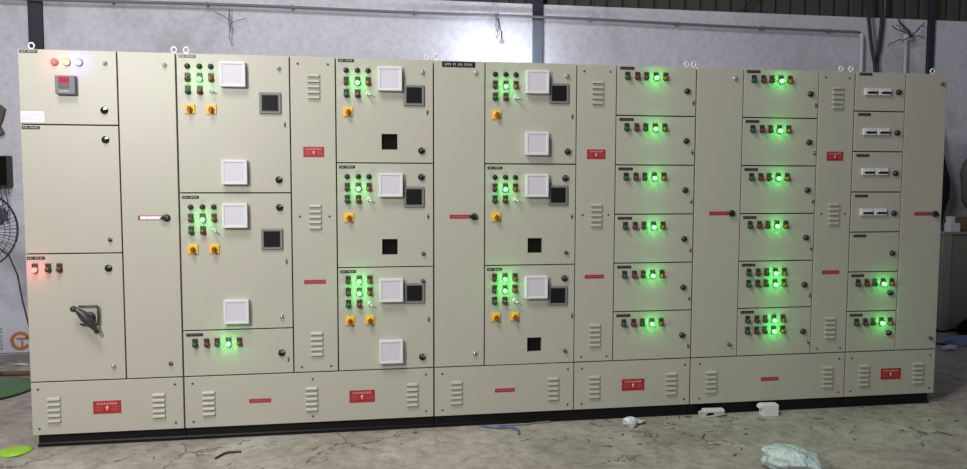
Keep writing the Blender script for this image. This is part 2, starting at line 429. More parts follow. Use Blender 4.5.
def feeder(c, x0, x1, z0, z1, top, nsel, cover, meter, cover2=None, hole=None, locks=(), two=False, plate=True, rowdz=0.0):
    c.leaf('door', x0, x1, z0, z1, hole)
    if plate: c.put('nameplate', PLATE, x0+0.060, z1-0.0155 if z1 > 2 else z1-0.024, 'black nameplate')
    X = (x0+0.060, x0+0.123, x0+0.183)
    zt = z1-rowdz
    if two: rows = ((0, ('maroon', 'LIT', 'amber')), (0.0695, ('maroon', 'LIT', 'amber')), (0.139, ('green', 'red', 'tog')))
    else: rows = ((0, ('black', 'black', 'black')), (0.063, ('maroon', 'LIT', 'amber')), (0.132, ('green', 'red', 'tog')))
    for dz, ks in rows: lamp_row(c, X, zt-dz, ks)
    for k in range(nsel): c.put('selector_switch', SEL, (x0+0.068, x0+0.182)[k], zt-0.234, 'yellow selector switch with orange knob')
    c.put('meter_cover', COV, *cover, 'white square cover')
    if cover2: c.put('meter_cover', COV, *cover2, 'white square cover')
    c.put('panel_meter', MET, *meter, 'grey meter with black screen')
    for k, x, z in locks:
        if k == 'latch': c.put('latch', LATCH, x, z, 'small dark latch')
        else: c.put('door_lock', {'L': LOCK, 'S': SLOCK, 'D': DLOCK}[k], x, z, {'L': 'round black lock', 'S': 'small silver lock', 'D': 'small dark lock'}[k])
def ventpanel(c, x0, x1):
    c.leaf('vent_panel', x0, x1, DB, H)
    xm = (x0+x1)/2
    for z in (2.003, 1.268, 0.533): c.put('louvre', LOUV, xm+0.004, z)
    for x in (x0+0.045, x1-0.042):
        for z in (2.13, 1.271, 0.401): c.put('screw', SCR, x, z)
    c.put('warning_sign', SIGNS, xm+0.001, 1.637, 'red warning sign headed DANGER'); c.put('label_strip', STRIP, xm-0.001, 0.895, 'narrow red label strip')
def rowdoor(c, x0, x1, z0, z1, rows=1, dl=0.07, dlat=0.216, lx=None):
    c.leaf('door', x0, x1, z0, z1)
    c.put('nameplate', PLATEB, x0+0.064, z1-0.016 if z1 > 2 else z1-0.024, 'black nameplate')
    X = [x0+d for d in (0.066, 0.129, 0.186, 0.247, 0.307)]
    for r_ in range(rows):
        lamp_row(c, X, z1-(0.064 if z1 > 2 else 0.073)-r_*0.071, ('green', 'red' if r_ == 0 and rows == 1 else 'maroon', 'olive', 'LIT', 'amber'))

# -- second cabinet --------------------------------------------------
c = Cab(0.801, 2.216, 'beige cabinet second from left, with six white meter covers and a bottom row door')
feeder(c, 0.801, 1.407, 1.405, H, 0, 2, (1.103, 2.059), (1.299, 1.907), (1.103, 1.521), None, (('S', 1.348, 2.101), ('latch', 1.377, 1.79), ('L', 1.340, 1.479)), rowdz=0.069)
feeder(c, 0.801, 1.407, 0.631, 1.405, 0, 2, (1.100, 1.279), (1.297, 1.144), (1.098, 0.737), None, (('L', 1.341, 1.323), ('latch', 1.375, 1.016), ('S', 1.343, 0.700)), rowdz=0.079)
rowdoor(c, 0.801, 1.407, DB, 0.631)
c.put('door_lock', LOCK, 1.340, 0.489, 'round black lock'); c.put('latch', LATCH, 1.376, 0.451, 'small dark latch')
ventpanel(c, 1.407, 1.660)
feeder(c, 1.660, 2.216, 1.577, H, 0, 1, (1.965, 2.055), (2.103, 1.966), None, (1.917, 2.008, 1.654, 1.744), (('S', 2.152, 2.099), ('latch', 2.180, 1.872), ('L', 2.146, 1.649)), rowdz=0.070)
feeder(c, 1.660, 2.216, 0.974, 1.577, 0, 1, (1.967, 1.451), (2.101, 1.382), None, (1.916, 2.006, 1.046, 1.137), (('L', 2.145, 1.497), ('latch', 2.183, 1.268), ('D', 2.155, 1.050)), rowdz=0.079)
feeder(c, 1.660, 2.216, DB, 0.974, 0, 2, (1.966, 0.841), (2.102, 0.818), (1.964, 0.479), None, (('D', 2.153, 0.889), ('latch', 2.185, 0.661), ('L', 2.147, 0.436)), two=True, rowdz=0.075)
c.base(0.801, 2.216, (0.933, 1.504, 2.086), (('strip', 1.216), ('sign', 1.794)), (0.848, 1.511, 2.168))
c.eye(0.846); c.eye(2.184)

# -- third cabinet ---------------------------------------------------
c = Cab(2.218, 3.832, 'beige cabinet in the middle, with a plain tall door and long engraved nameplate')
c.leaf('door', 2.218, 2.520, DB, H)
c.put('nameplate', BIGPLATE, 2.364, 2.149, 'long black nameplate'); c.put('label_strip', RAILSTRIP, 2.374, 1.265, 'narrow red label strip'); c.put('door_handle', KNOB, 2.456, 1.265, 'black turning knob')
c.put('door_lock', SLOCK, 2.461, 2.104, 'small silver lock'); c.put('door_lock', SLOCK, 2.461, 0.446, 'small silver lock')
feeder(c, 2.520, 3.075, 1.576, H, 0, 1, (2.828, 2.057), (2.964, 1.994), (2.828, 1.697), None, (('S', 3.010, 2.098), ('latch', 3.047, 1.862), ('L', 3.022, 1.651)), plate=False, rowdz=0.072)
feeder(c, 2.520, 3.075, 0.973, 1.576, 0, 1, (2.830, 1.449), (2.964, 1.391), None, (2.781, 2.870, 1.045, 1.134), (('L', 3.009, 1.492), ('latch', 3.051, 1.264), ('D', 3.017, 1.045)), rowdz=0.080)
feeder(c, 2.520, 3.075, DB, 0.973, 0, 2, (2.830, 0.841), (2.967, 0.785), None, (2.782, 2.871, 0.445, 0.531), (('L', 3.010, 0.888), ('latch', 3.058, 0.660), ('D', 3.017, 0.444)), two=True, rowdz=0.076)
ventpanel(c, 3.075, 3.323)
def rowcolumn(c, x0, x1, double, lx, latx):
    zb = (H, 1.872, 1.574, 1.274, 0.974, 0.674, DB)
    for k in range(6):
        rowdoor(c, x0, x1, zb[k+1], zb[k], 2 if k in double else 1)
        c.put('door_lock', LOCKP, lx, 2.024-k*0.3015, 'round black lock'); c.put('latch', LATCH, latx, 1.956-k*0.3015, 'small dark latch')
rowcolumn(c, 3.323, 3.832, (), 3.771, 3.812)
c.base(2.218, 3.077, (2.349, 2.943), (('strip', 2.646),), (2.267, 3.037))
c.base(3.077, 3.832, (3.204, 3.704), (('sign', 3.457),), (3.126, 3.795))
c.eye(2.240); c.eye(3.790)

# -- fourth cabinet --------------------------------------------------
c = Cab(3.834, 4.901, 'beige cabinet second from right, with six lamp doors between tall plain panels')
c.leaf('door', 3.834, 4.142, DB, H)
c.put('label_strip', RAILSTRIP, 3.997, 1.277, 'narrow red label strip'); c.put('door_handle', KNOB, 4.083, 1.277, 'black turning knob')
c.put('door_lock', SLOCK, 4.080, 2.109, 'small silver lock'); c.put('door_lock', DLOCK, 4.087, 0.448, 'small dark lock')
rowcolumn(c, 4.142, 4.650, (4, 5), 4.592, 4.631)
ventpanel(c, 4.650, 4.901)
c.base(3.834, 4.901, (3.971, 4.775), (('strip', 4.373),), (3.895, 4.857))
c.eye(3.836); c.eye(4.836)

# -- fifth cabinet ---------------------------------------------------
c = Cab(4.903, 5.560, 'beige cabinet at the right end, with white toggle breakers on its upper doors')
zb = (H, 1.924, 1.668, 1.409, 1.151, 0.893, 0.635, DB)
for k in range(7):
    z0, z1 = zb[k+1], zb[k]
    if k < 5:
        c.leaf('door', 4.903, 5.259, z0, z1)
        c.put('nameplate', PLATEB, 4.972, (2.157, 1.903, 1.643, 1.384, 1.127)[k], 'black nameplate')
        zc = (2.047, 1.795, 1.540, 1.281, 0)[k]
        if k < 4:
            for x in (5.008, 5.106): c.put('circuit_breaker', BRK, x, zc, 'white toggle breaker')
        c.put('door_lock', LOCKP, 5.207, (2.047, 1.789, 1.529, 1.271, 1.011)[k], 'round black lock')
    else:
        rowdoor(c, 4.903, 5.259, z0, z1)
        c.put('door_lock', LOCKP, 5.203, (0.753, 0.488)[k-5], 'round black lock')
c.leaf('door', 5.259, 5.560, DB, H)
c.put('label_strip', RAILSTRIP, 5.420, 1.268, 'narrow red label strip'); c.put('door_handle', KNOB, 5.508, 1.266, 'black turning knob')
c.put('door_lock', DLOCK, 5.518, 2.107, 'small dark lock'); c.put('door_lock', DLOCK, 5.513, 0.446, 'small dark lock')
c.base(4.903, 5.560, (5.035, 5.430), (('sign', 5.234),), (4.945, 5.520))
c.eye(4.905); c.eye(5.490)

# ------------------------------------------------------------------ the setting
WY = 2.5
def floor_mat():
    m = bpy.data.materials.new('worn_concrete'); m.use_nodes = True; nt = m.node_tree; b = nt.nodes['Principled BSDF']; L = nt.links.new
    tc = nt.nodes.new('ShaderNodeTexCoord')
    def noise(s, d, r=0.6, dist=0.0):
        n = nt.nodes.new('ShaderNodeTexNoise'); n.inputs['Scale'].default_value = s; n.inputs['Detail'].default_value = d; n.inputs['Roughness'].default_value = r
        n.inputs['Distortion'].default_value = dist; L(tc.outputs['Object'], n.inputs['Vector']); return n
    n1 = noise(1.3, 6, 0.65, 0.6); n2 = noise(11, 5, 0.7, 0.4); n3 = noise(60, 3, 0.7)
    r1 = ramp(nt, [(0.30, (0.25, 0.222, 0.203)), (0.52, (0.365, 0.326, 0.298)), (0.72, (0.47, 0.425, 0.39))]); L(n1.outputs['Fac'], r1.inputs['Fac'])
    r2 = ramp(nt, [(0.32, (0.55, 0.55, 0.55)), (0.55, (1, 1, 1)), (0.75, (1.25, 1.24, 1.2))]); L(n2.outputs['Fac'], r2.inputs['Fac'])
    mx = nt.nodes.new('ShaderNodeMix'); mx.data_type = 'RGBA'; mx.blend_type = 'MULTIPLY'; mx.inputs['Factor'].default_value = 0.8
    L(r1.outputs['Color'], mx.inputs['A']); L(r2.outputs['Color'], mx.inputs['B'])
    # cracks: distorted cell borders, broken up by a mask
    v = nt.nodes.new('ShaderNodeTexVoronoi'); v.feature = 'DISTANCE_TO_EDGE'; v.inputs['Scale'].default_value = 1.7
    mp = nt.nodes.new('ShaderNodeMixRGB'); mp.blend_type = 'ADD'; mp.inputs['Fac'].default_value = 0.35
    L(tc.outputs['Object'], mp.inputs['Color1']); nn = noise(3.0, 5, 0.7); L(nn.outputs['Color'], mp.inputs['Color2']); L(mp.outputs['Color'], v.inputs['Vector'])
    rc = ramp(nt, [(0.0, (1, 1, 1)), (0.016, (0, 0, 0))]); L(v.outputs['Distance'], rc.inputs['Fac'])
    mk = noise(1.7, 3, 0.5); rk = ramp(nt, [(0.50, (0, 0, 0)), (0.60, (1, 1, 1))]); L(mk.outputs['Fac'], rk.inputs['Fac'])
    mm = nt.nodes.new('ShaderNodeMath'); mm.operation = 'MULTIPLY'; L(rc.outputs['Color'], mm.inputs[0]); L(rk.outputs['Color'], mm.inputs[1])
    mx2 = nt.nodes.new('ShaderNodeMix'); mx2.data_type = 'RGBA'; L(mm.outputs[0], mx2.inputs['Factor']); L(mx.outputs['Result'], mx2.inputs['A']); mx2.inputs['B'].default_value = (0.07, 0.065, 0.06, 1)
    # pale flecks of dust and filler
    rf = ramp(nt, [(0.66, (0, 0, 0)), (0.74, (1, 1, 1))]); L(n3.outputs['Fac'], rf.inputs['Fac'])
    mf = nt.nodes.new('ShaderNodeMath'); mf.operation = 'MULTIPLY'; mf.inputs[1].default_value = 0.6; L(rf.outputs['Color'], mf.inputs[0])
    mx3 = nt.nodes.new('ShaderNodeMix'); mx3.data_type = 'RGBA'; L(mf.outputs[0], mx3.inputs['Factor']); L(mx2.outputs['Result'], mx3.inputs['A']); mx3.inputs['B'].default_value = (0.44, 0.43, 0.40, 1)
    L(mx3.outputs['Result'], b.inputs['Base Color']); b.inputs['Roughness'].default_value = 0.75
    bp = nt.nodes.new('ShaderNodeBump'); bp.inputs['Strength'].default_value = 0.5; bp.inputs['Distance'].default_value = 0.02
    L(n2.outputs['Fac'], bp.inputs['Height']); L(bp.outputs['Normal'], b.inputs['Normal'])
    return m
def wall_mat():
    m = bpy.data.materials.new('lilac_wall_paint'); m.use_nodes = True; nt = m.node_tree; b = nt.nodes['Principled BSDF']; L = nt.links.new
    tc = nt.nodes.new('ShaderNodeTexCoord')
    n = nt.nodes.new('ShaderNodeTexNoise'); n.inputs['Scale'].default_value = 1.1; n.inputs['Detail'].default_value = 7; n.inputs['Roughness'].default_value = 0.62; n.inputs['Distortion'].default_value = 0.5
    L(tc.outputs['Object'], n.inputs['Vector'])
    r = ramp(nt, [(0.28, (0.46, 0.46, 0.51)), (0.45, (0.66, 0.66, 0.77)), (0.65, (0.75, 0.75, 0.88))]); L(n.outputs['Fac'], r.inputs['Fac'])
    n2 = nt.nodes.new('ShaderNodeTexNoise'); n2.inputs['Scale'].default_value = 18; n2.inputs['Detail'].default_value = 4; L(tc.outputs['Object'], n2.inputs['Vector'])
    r2 = ramp(nt, [(0.3, (0.86, 0.86, 0.86)), (0.6, (1, 1, 1))]); L(n2.outputs['Fac'], r2.inputs['Fac'])
    mx = nt.nodes.new('ShaderNodeMix'); mx.data_type = 'RGBA'; mx.blend_type = 'MULTIPLY'; mx.inputs['Factor'].default_value = 1
    L(r.outputs['Color'], mx.inputs['A']); L(r2.outputs['Color'], mx.inputs['B']); L(mx.outputs['Result'], b.inputs['Base Color'])
    b.inputs['Roughness'].default_value = 0.8
    bp = nt.nodes.new('ShaderNodeBump'); bp.inputs['Strength'].default_value = 0.35; bp.inputs['Distance'].default_value = 0.015
    L(n2.outputs['Fac'], bp.inputs['Height']); L(bp.outputs['Normal'], b.inputs['Normal'])
    return m
b = MB(); b.box(-7, 13, -9, 4, -0.15, 0, floor_mat()); struct('floor', b)
b = MB(); b.box(-7, 13, WY, WY+0.2, 0, 3.072, wall_mat()); struct('wall_back', b)
sheet = mat('grimy_corrugated_steel', (0.075, 0.070, 0.064), 0.7, bump=(5, 0.4, 0.02))
b = MB(); prof = []; x = -7.0; P = 0.155
while x < 13:
    prof += [(x, WY+0.10), (x+P*0.62, WY+0.10), (x+P*0.70, WY+0.135), (x+P*0.92, WY+0.135)]; x += P
va = [b.bm.verts.new((x, y, 3.0)) for x, y in prof]; vb = [b.bm.verts.new((x, y, 5.2)) for x, y in prof]
b._fin([b.bm.faces.new((va[i], va[i+1], vb[i+1], vb[i])) for i in range(len(va)-1)], sheet)
o = struct('wall_cladding', b); sm = o.modifiers.new('thickness', 'SOLIDIFY'); sm.thickness = 0.004
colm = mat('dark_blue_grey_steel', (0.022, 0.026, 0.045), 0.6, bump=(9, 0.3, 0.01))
colm2 = mat('lit_blue_grey_steel', (0.14, 0.17, 0.21), 0.5, bump=(9, 0.3, 0.01))
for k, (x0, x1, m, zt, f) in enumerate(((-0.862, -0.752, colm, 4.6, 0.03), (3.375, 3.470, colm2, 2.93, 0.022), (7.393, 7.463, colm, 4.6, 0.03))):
    b = MB()
    if k == 1:                                                     # shaded upper length put into a darker colour than the lit lower
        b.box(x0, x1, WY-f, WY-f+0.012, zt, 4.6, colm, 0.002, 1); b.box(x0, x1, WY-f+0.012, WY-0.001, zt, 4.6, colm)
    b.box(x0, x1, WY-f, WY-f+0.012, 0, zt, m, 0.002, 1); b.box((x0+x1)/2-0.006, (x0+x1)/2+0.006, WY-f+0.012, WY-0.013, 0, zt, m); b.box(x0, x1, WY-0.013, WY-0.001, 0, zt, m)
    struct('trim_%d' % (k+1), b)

# ------------------------------------------------------------------ on and in front of the back wall
pvc = mat('white_pvc', (0.62, 0.62, 0.66), 0.4)
dusty = mat('plain_grey_conduit', (0.20, 0.20, 0.215), 0.6)  # even grey for the long run and clips; only the drop is white
def SX(x): return 1.754+0.986*(x-1.754)
PYc = WY-0.054
def sag(x): return 2.949-0.0045*(x-1.5)**2*0.3+0.004*math.sin(x*2.1)
t = thing('conduit_pipe', 'thin white conduit along the back wall above all cabinets, bending down at right', 'pipe', (3.0, PYc, 2.93))
pts = [(x/10, PYc, sag(x/10)) for x in range(-60, 66, 3)]
e = pts[-1]; pts = pts+[(e[0]+0.29, PYc, e[2]-0.002), (e[0]+0.33, PYc, e[2]-0.012), (e[0]+0.348, PYc, e[2]-0.05), (e[0]+0.353, PYc, 2.2), (e[0]+0.353, PYc, 1.2)]
b = MB(); b.tube([(x-3.0, y-PYc, z-2.93) for x, y, z in pts[:-3]], 0.013, dusty, n=10); obj('pipe', b, t)
b = MB(); b.tube([(x-3.0, y-PYc, z-2.93) for x, y, z in pts[-4:]], 0.0175, pvc, n=10); obj('drop_pipe', b, t, label='white upright end of the conduit')
for x in (-3.4, -1.9, -0.2, 0.55, 1.25, 2.3, 3.05, 3.9, 4.75, 5.6, 6.3):
    b = MB(); b.box(-0.007, 0.007, -0.0155, 0.053, -0.0155, 0.018, dusty, 0.003); obj('pipe_clip', b, t, (x-3.0, 0, sag(x)-2.93))
t = thing('conduit_pipe', 'short white upright conduit with a round box on top, left of the right column', 'pipe', (7.125, PYc, 1.2))
b = MB(); b.tube([(0, 0, 0), (0, 0, 1.66)], 0.0145, pvc, n=10); obj('pipe', b, t)
b = MB(); b.lathe([(0.042, -0.02), (0.042, 0.026), (0.036, 0.032), (0, 0.033)], pvc); obj('junction_box', b, t, (0.02, 0, 1.69))
wire = mat('dark_wire', (0.030, 0.028, 0.027), 0.6)
rnd = random.Random(11)
b = MB()
for k in range(9):
    a = rnd.uniform(-0.3, 2.2) if k < 6 else rnd.uniform(2.2, 4.2); l = rnd.uniform(0.10, 0.30)
    p0 = Vector((0.02, -0.045, 1.69)); d = Vector((math.cos(a), 0, math.sin(a)*0.7)); q = []
    for j in range(7): q.append(p0+d*l*j/6+Vector((rnd.uniform(-.012, .012), -0.01*math.sin(j), rnd.uniform(-.012, .012))))
    b.tube(q, 0.0045, wire, n=5)
obj('loose_wire', b, t, label='dark loose wire ends')
def cable(name, label, pts, r, m=wire, cat='cable', group=None):
    b = MB(); c0 = Vector(pts[-1])
    # smooth path through the points
    P = [Vector(p) for p in pts]; out = []
    for i in range(len(P)-1):
        p0, p1, p2, p3 = P[max(i-1, 0)], P[i], P[i+1], P[min(i+2, len(P)-1)]
        for k in range(6):
            u = k/6; out.append(0.5*((2*p1)+(p2-p0)*u+(2*p0-5*p1+4*p2-p3)*u*u+(3*p1-p0-3*p2+p3)*u**3))
    out.append(P[-1]); b.tube([q-c0 for q in out], r, m, n=7)
    return tag(obj(name, b, None, c0), label, cat, group)
YC = 2.38
cable('hanging_cable', 'left black cable of the pair dropping in a V behind the right cabinet', [(6.60, YC, 4.0), (6.625, YC, 3.3), (6.67, YC, 3.0), (6.71, YC, 2.75), (6.755, YC, 2.54), (6.76, YC, 2.1), (6.74, YC, 1.2)], 0.0165)
cable('hanging_cable', 'right black cable of the pair dropping in a V behind the right cabinet', [(6.80, YC+0.06, 4.0), (6.83, YC+0.06, 3.3), (6.845, YC+0.06, 3.02), (6.82, YC+0.06, 2.75), (6.795, YC+0.06, 2.54), (6.815, YC+0.06, 2.1), (6.82, YC+0.06, 1.2)], 0.0155)
cable('hanging_cable', 'thin grey cable beside the V of black cables at right', [(6.90, YC+0.09, 4.0), (6.90, YC+0.09, 3.3), (6.895, YC+0.09, 3.02), (6.87, YC+0.09, 2.75), (6.85, YC+0.09, 2.54), (6.87, YC+0.09, 1.2)], 0.008, greyd)
cable('hanging_cable', 'dark cable slanting across the corrugated sheets at top', [(5.30, 2.54, 2.99), (5.44, 2.52, 3.12), (5.62, 2.52, 3.30), (5.9, 2.52, 3.62), (6.4, 2.52, 4.1)], 0.010)
# cobwebby strands hanging from the conduit
def strands(x, z0, paths, label):
    b = MB()
    for q in paths: b.tube([(a, 0, c_) for a, c_ in q], 0.0032, cob, n=5)
    return tag(obj('dangling_strand', b, None, (x, PYc-0.012, z0)), label, 'cobweb')
cob = mat('dusty_strand', (0.16, 0.155, 0.16), 0.8)
strands(SX(0.72), 2.92, [[(0, 0), (0.0, -0.08), (0.005, -0.16), (-0.01, -0.24), (0.02, -0.31)], [(0, -0.10), (-0.06, -0.06), (-0.13, -0.03)], [(0.0, -0.13), (0.06, -0.10), (0.13, -0.08)], [(0, 0), (-0.012, -0.1), (0.004, -0.2)]], 'dusty branching strand hanging from the conduit above the second cabinet')

# the lit bulb behind the middle cabinet
bulb_e = mat('lit_bulb', (1, 1, 1), 0.4, emit=(0.90, 0.95, 1.0), estr=145)
t = thing('light_bulb', 'glowing bulb hanging on a wire behind the middle cabinet', 'light bulb', (3.02, 2.12, 2.545))
b = MB(); R0 = 0.045
b.lathe([(0, -R0)]+[(R0*math.sin(a), -R0*math.cos(a)) for a in [PI*k/10 for k in range(1, 8)]]+[(0.022, 0.052), (0.018, 0.062)], bulb_e, axis='Z'); obj('globe', b, t)
b = MB(); b.lathe([(0, 0.062), (0.020, 0.062), (0.024, 0.07), (0.024, 0.12), (0.012, 0.135), (0, 0.135)], white, axis='Z'); obj('bulb_holder', b, t, label='white bulb holder')
b = MB(); b.tube([(0, 0, 0.13), (0.005, 0.03, 0.2), (-0.01, 0.07, 0.28), (0.01, 0.20, 0.34), (0.015, 0.30, 0.37)], 0.006, wire, n=6)
for k in range(5):
    q = [(0.012, 0.27, 0.36)]
    for j in range(5): q.append((rnd.uniform(-0.035, 0.03), 0.22+rnd.uniform(-0.02, 0.02), 0.35-0.04*j-rnd.uniform(0, 0.02)))
    b.tube(q, 0.003, cob, n=5)
obj('wire', b, t, label='dusty dangling wire')

# -- left end of the wall
t = thing('switch_box', 'dark brown switch box mounted on the wall left of the cabinets', 'electrical box', (-1.16, WY-0.05, 1.415))
dkb = mat('dark_brown_wood', (0.030, 0.022, 0.020), 0.5); beige = mat('beige_device', (0.34, 0.29, 0.23), 0.5)
b = MB(); b.box(-0.13, 0.13, -0.05, 0.05, 0, 0.25, dkb, 0.004); b.box(-0.12, 0.12, -0.054, -0.045, 0.01, 0.24, flatblack, 0.002); obj('backbox', b, t)
b = MB(); b.box(-0.05, 0.045, -0.085, -0.05, 0.155, 0.215, beige, 0.004); obj('switch', b, t, label='beige switch')
b = MB(); b.box(0.01, 0.022, -0.06, -0.052, 0.03, 0.15, wire); b.tube([(0.04, -0.05, 0.15), (0.05, -0.06, 0.08), (0.045, -0.052, 0.02)], 0.004, pvc)
for x0, x1 in ((-0.04, -0.10), (0.0, 0.01), (0.055, 0.075), (0.09, 0.115)): b.tube([(x0, -0.02, 0.01), ((x0+x1)/2, -0.03, -0.06), (x1, -0.03, -0.16), (x1-0.02, -0.02, -0.30)], 0.0045, wire)
obj('wires', b, t, label='thin dark wires hanging below')
b = MB(); card = mat('brown_cardboard', (0.135, 0.11, 0.085), 0.8, bump=(12, 0.5, 0.02))
b.prism([(-0.30, 0.26), (-0.02, 0.255), (0.035, 0.245), (0.075, 0.21), (0.055, 0.13), (0.03, 0.075), (0.06, 0.01), (0.02, -0.01), (-0.04, -0.03), (-0.30, -0.05)], -0.02, 0.012, card)
tag(obj('cardboard_piece', b, None, (-1.135, WY-0.02, 1.84)), 'ragged brown cardboard piece fixed on the wall above the switch box', 'cardboard')
t = thing('printed_sheet', 'white printed sheet with orange round emblem low on the wall at far left', 'poster', (-1.15, WY-0.02, 0.02))
shm = mat('white_sheet', (0.62, 0.62, 0.74), 0.6, bump=(3, 0.6, 0.05)); ink = mat('blue_print', (0.10, 0.12, 0.26), 0.6); orp = mat('orange_print', (0.50, 0.17, 0.07), 0.6)
b = MB(); b.box(-0.45, 0.32, -0.006, 0.006, 0, 1.30, shm, 0.002)
for z in (0.50, 0.93, 1.285): b.box(-0.45, 0.32, -0.010, 0.0, z, z+0.006, shm)
obj('sheet', b, t)
b = MB(); cx, cz, r1, r2 = 0.135, 0.098, 0.080, 0.052
seg = [(0.35+k*(2*PI-0.9)/22) for k in range(23)]
for a0, a1 in zip(seg, seg[1:]):
    b.prism([(cx+r2*math.cos(a0), cz+r2*math.sin(a0)), (cx+r1*math.cos(a0), cz+r1*math.sin(a0)), (cx+r1*math.cos(a1), cz+r1*math.sin(a1)), (cx+r2*math.cos(a1), cz+r2*math.sin(a1))], -0.0075, -0.006, orp)
b.box(cx-0.03, cx+0.075, -0.0075, -0.006, cz+0.01, cz+0.028, orp); b.box(cx+0.005, cx+0.022, -0.0075, -0.006, cz-0.05, cz+0.01, orp)
obj('emblem', b, t, label='orange round emblem')
b = MB(); rnd = random.Random(9)
for row in range(2):
    z = 0.03
    while z < 0.23:
        l = rnd.uniform(0.014, 0.026); x0 = -0.075+row*0.045
        b.box(x0, x0+0.006, -0.0075, -0.006, z, z+l, ink); b.box(x0, x0+0.024, -0.0075, -0.006, z, z+0.006, ink); b.box(x0+0.018, x0+0.024, -0.0075, -0.006, z, z+l*rnd.choice((0.5, 1)), ink); z += l+0.008
obj('lettering', b, t, label='dark blue upright lettering')

# pedestal fan
FY = 1.3
t = thing('pedestal_fan', 'pedestal fan with grey wire guard and round green base, left of the cabinets', 'fan', (-0.83, FY, 0))
fgrn = mat('green_painted_base', (0.07, 0.15, 0.06), 0.45); wir = mat('grey_guard_wire', (0.06, 0.065, 0.085), 0.4, 0.5)
b = MB(); b.lathe([(0, 0.0), (0.345, 0.0), (0.345, 0.012), (0.335, 0.022), (0.22, 0.045), (0.06, 0.065), (0.03, 0.09), (0, 0.09)], fgrn, axis='Z', n=40); obj('fan_base', b, t, label='round green base')
b = MB(); b.lathe([(0.345, 0.0), (0.352, 0.003), (0.352, 0.012), (0.345, 0.014)], black, axis='Z', n=40); obj('base_rim', b, t, label='black rubber rim')
b = MB(); b.tube([(0, 0, 0.08), (0, 0, 1.02)], 0.018, dg, n=12); obj('pole', b, t)
A = Matrix.Translation((0, 0, 1.125)) @ Matrix.Rotation(math.radians(42), 4, 'Z') @ Matrix.Rotation(PI/2, 4, 'X')
def fp(x, y, h): return A @ Vector((x, y, h))
RG = 0.285
b = MB()
for r_, h, th in ((RG, 0.0, 0.006), (RG*0.985, 0.03, 0.0028), (RG*0.93, 0.06, 0.0025), (RG*0.6, 0.095, 0.0025), (RG*0.24, 0.105, 0.004), (RG*0.9, -0.05, 0.0025), (RG*0.45, -0.085, 0.003)):
    b.tube([fp(r_*math.cos(2*PI*k/40), r_*math.sin(2*PI*k/40), h) for k in range(40)], th, wir, n=6, closed=True)
for k in range(56):
    a = 2*PI*k/56; cs, sn = math.cos(a), math.sin(a)
    b.tube([fp(r_*cs, r_*sn, h) for r_, h in ((RG*0.2, 0.105), (RG*0.6, 0.095), (RG*0.93, 0.06), (RG*0.985, 0.03), (RG, 0))], 0.0022, wir, n=4)
    if k % 2 == 0: b.tube([fp(r_*cs, r_*sn, h) for r_, h in ((RG*0.25, -0.09), (RG*0.45, -0.085), (RG*0.9, -0.05), (RG, 0))], 0.0016, wir, n=4)
obj('guard', b, t)
b = MB(); T2 = A
b.lathe([(0, -0.22), (0.06, -0.215), (0.075, -0.17), (0.075, -0.10), (0.05, -0.08), (0, -0.08)], dg, axis=A, c=(0, 0, 0)); b.tube([(0, 0.05, 0.98), (0, 0.06, 1.1)], 0.025, dg); obj('motor', b, t)
b = MB(); b.lathe([(0, 0.06), (0.035, 0.055), (0.045, 0.02), (0.045, -0.03), (0, -0.03)], greyd, axis=A, c=(0, 0, 0)); obj('hub', b, t)
blm = mat('grey_blue_blade', (0.22, 0.25, 0.33), 0.35)
for k in range(3):
    b = MB(); a0 = 2*PI*k/3+0.5; rows = []
    for i in range(7):
        r_ = 0.04+0.21*i/6; w = 0.25+0.75*math.sin(PI*min(1, i/6*0.85+0.1)); row = []
        for j in range(6):
            u = j/5-0.5; ang = a0+u*w*0.9; row.append(b.bm.verts.new(fp(r_*math.cos(ang), r_*math.sin(ang), u*0.07)))
        rows.append(row)
    b._fin([b.bm.faces.new((rows[i][j], rows[i+1][j], rows[i+1][j+1], rows[i][j+1])) for i in range(6) for j in range(5)], blm, True)
    o = obj('blade', b, t); s_ = o.modifiers.new('thickness', 'SOLIDIFY'); s_.thickness = 0.004
b = MB(); b.tube([(0.09, 0.08, 1.02), (0.19, 0.08, 0.95), (0.245, 0.08, 0.80), (0.27, 0.08, 0.62), (0.305, 0.08, 0.44), (0.36, 0.08, 0.20), (0.40, 0.08, 0.055), (0.45, 0.08, 0.008), (0.7, 0.0, 0.008)], 0.006, wire, n=6); obj('power_cord', b, t, label='dark power cord')
stk = mat('reddish_brown_stick', (0.13, 0.065, 0.045), 0.7)
b = MB(); b.tube([(-0.5, 0.02, 0.02), (-0.2, 0.0, 0.02), (0.1, -0.01, 0.022), (0.3, 0.0, 0.02)], [0.018, 0.02, 0.018, 0.014], stk, n=8)
tag(obj('stick', b, None, (-0.78, 1.72, 0)), 'reddish brown stick lying on the floor behind the fan base', 'stick')
b = MB(); b.tube([(-0.06, 0, 0.01), (-0.02, 0.01, 0.014), (0.05, 0.0, 0.01)], [0.006, 0.01, 0.005], white, n=7)
tag(obj('paper_scrap', b, None, (-0.85, 2.05, 0)), 'small white twisted scrap on the floor by the printed sheet', 'scrap')

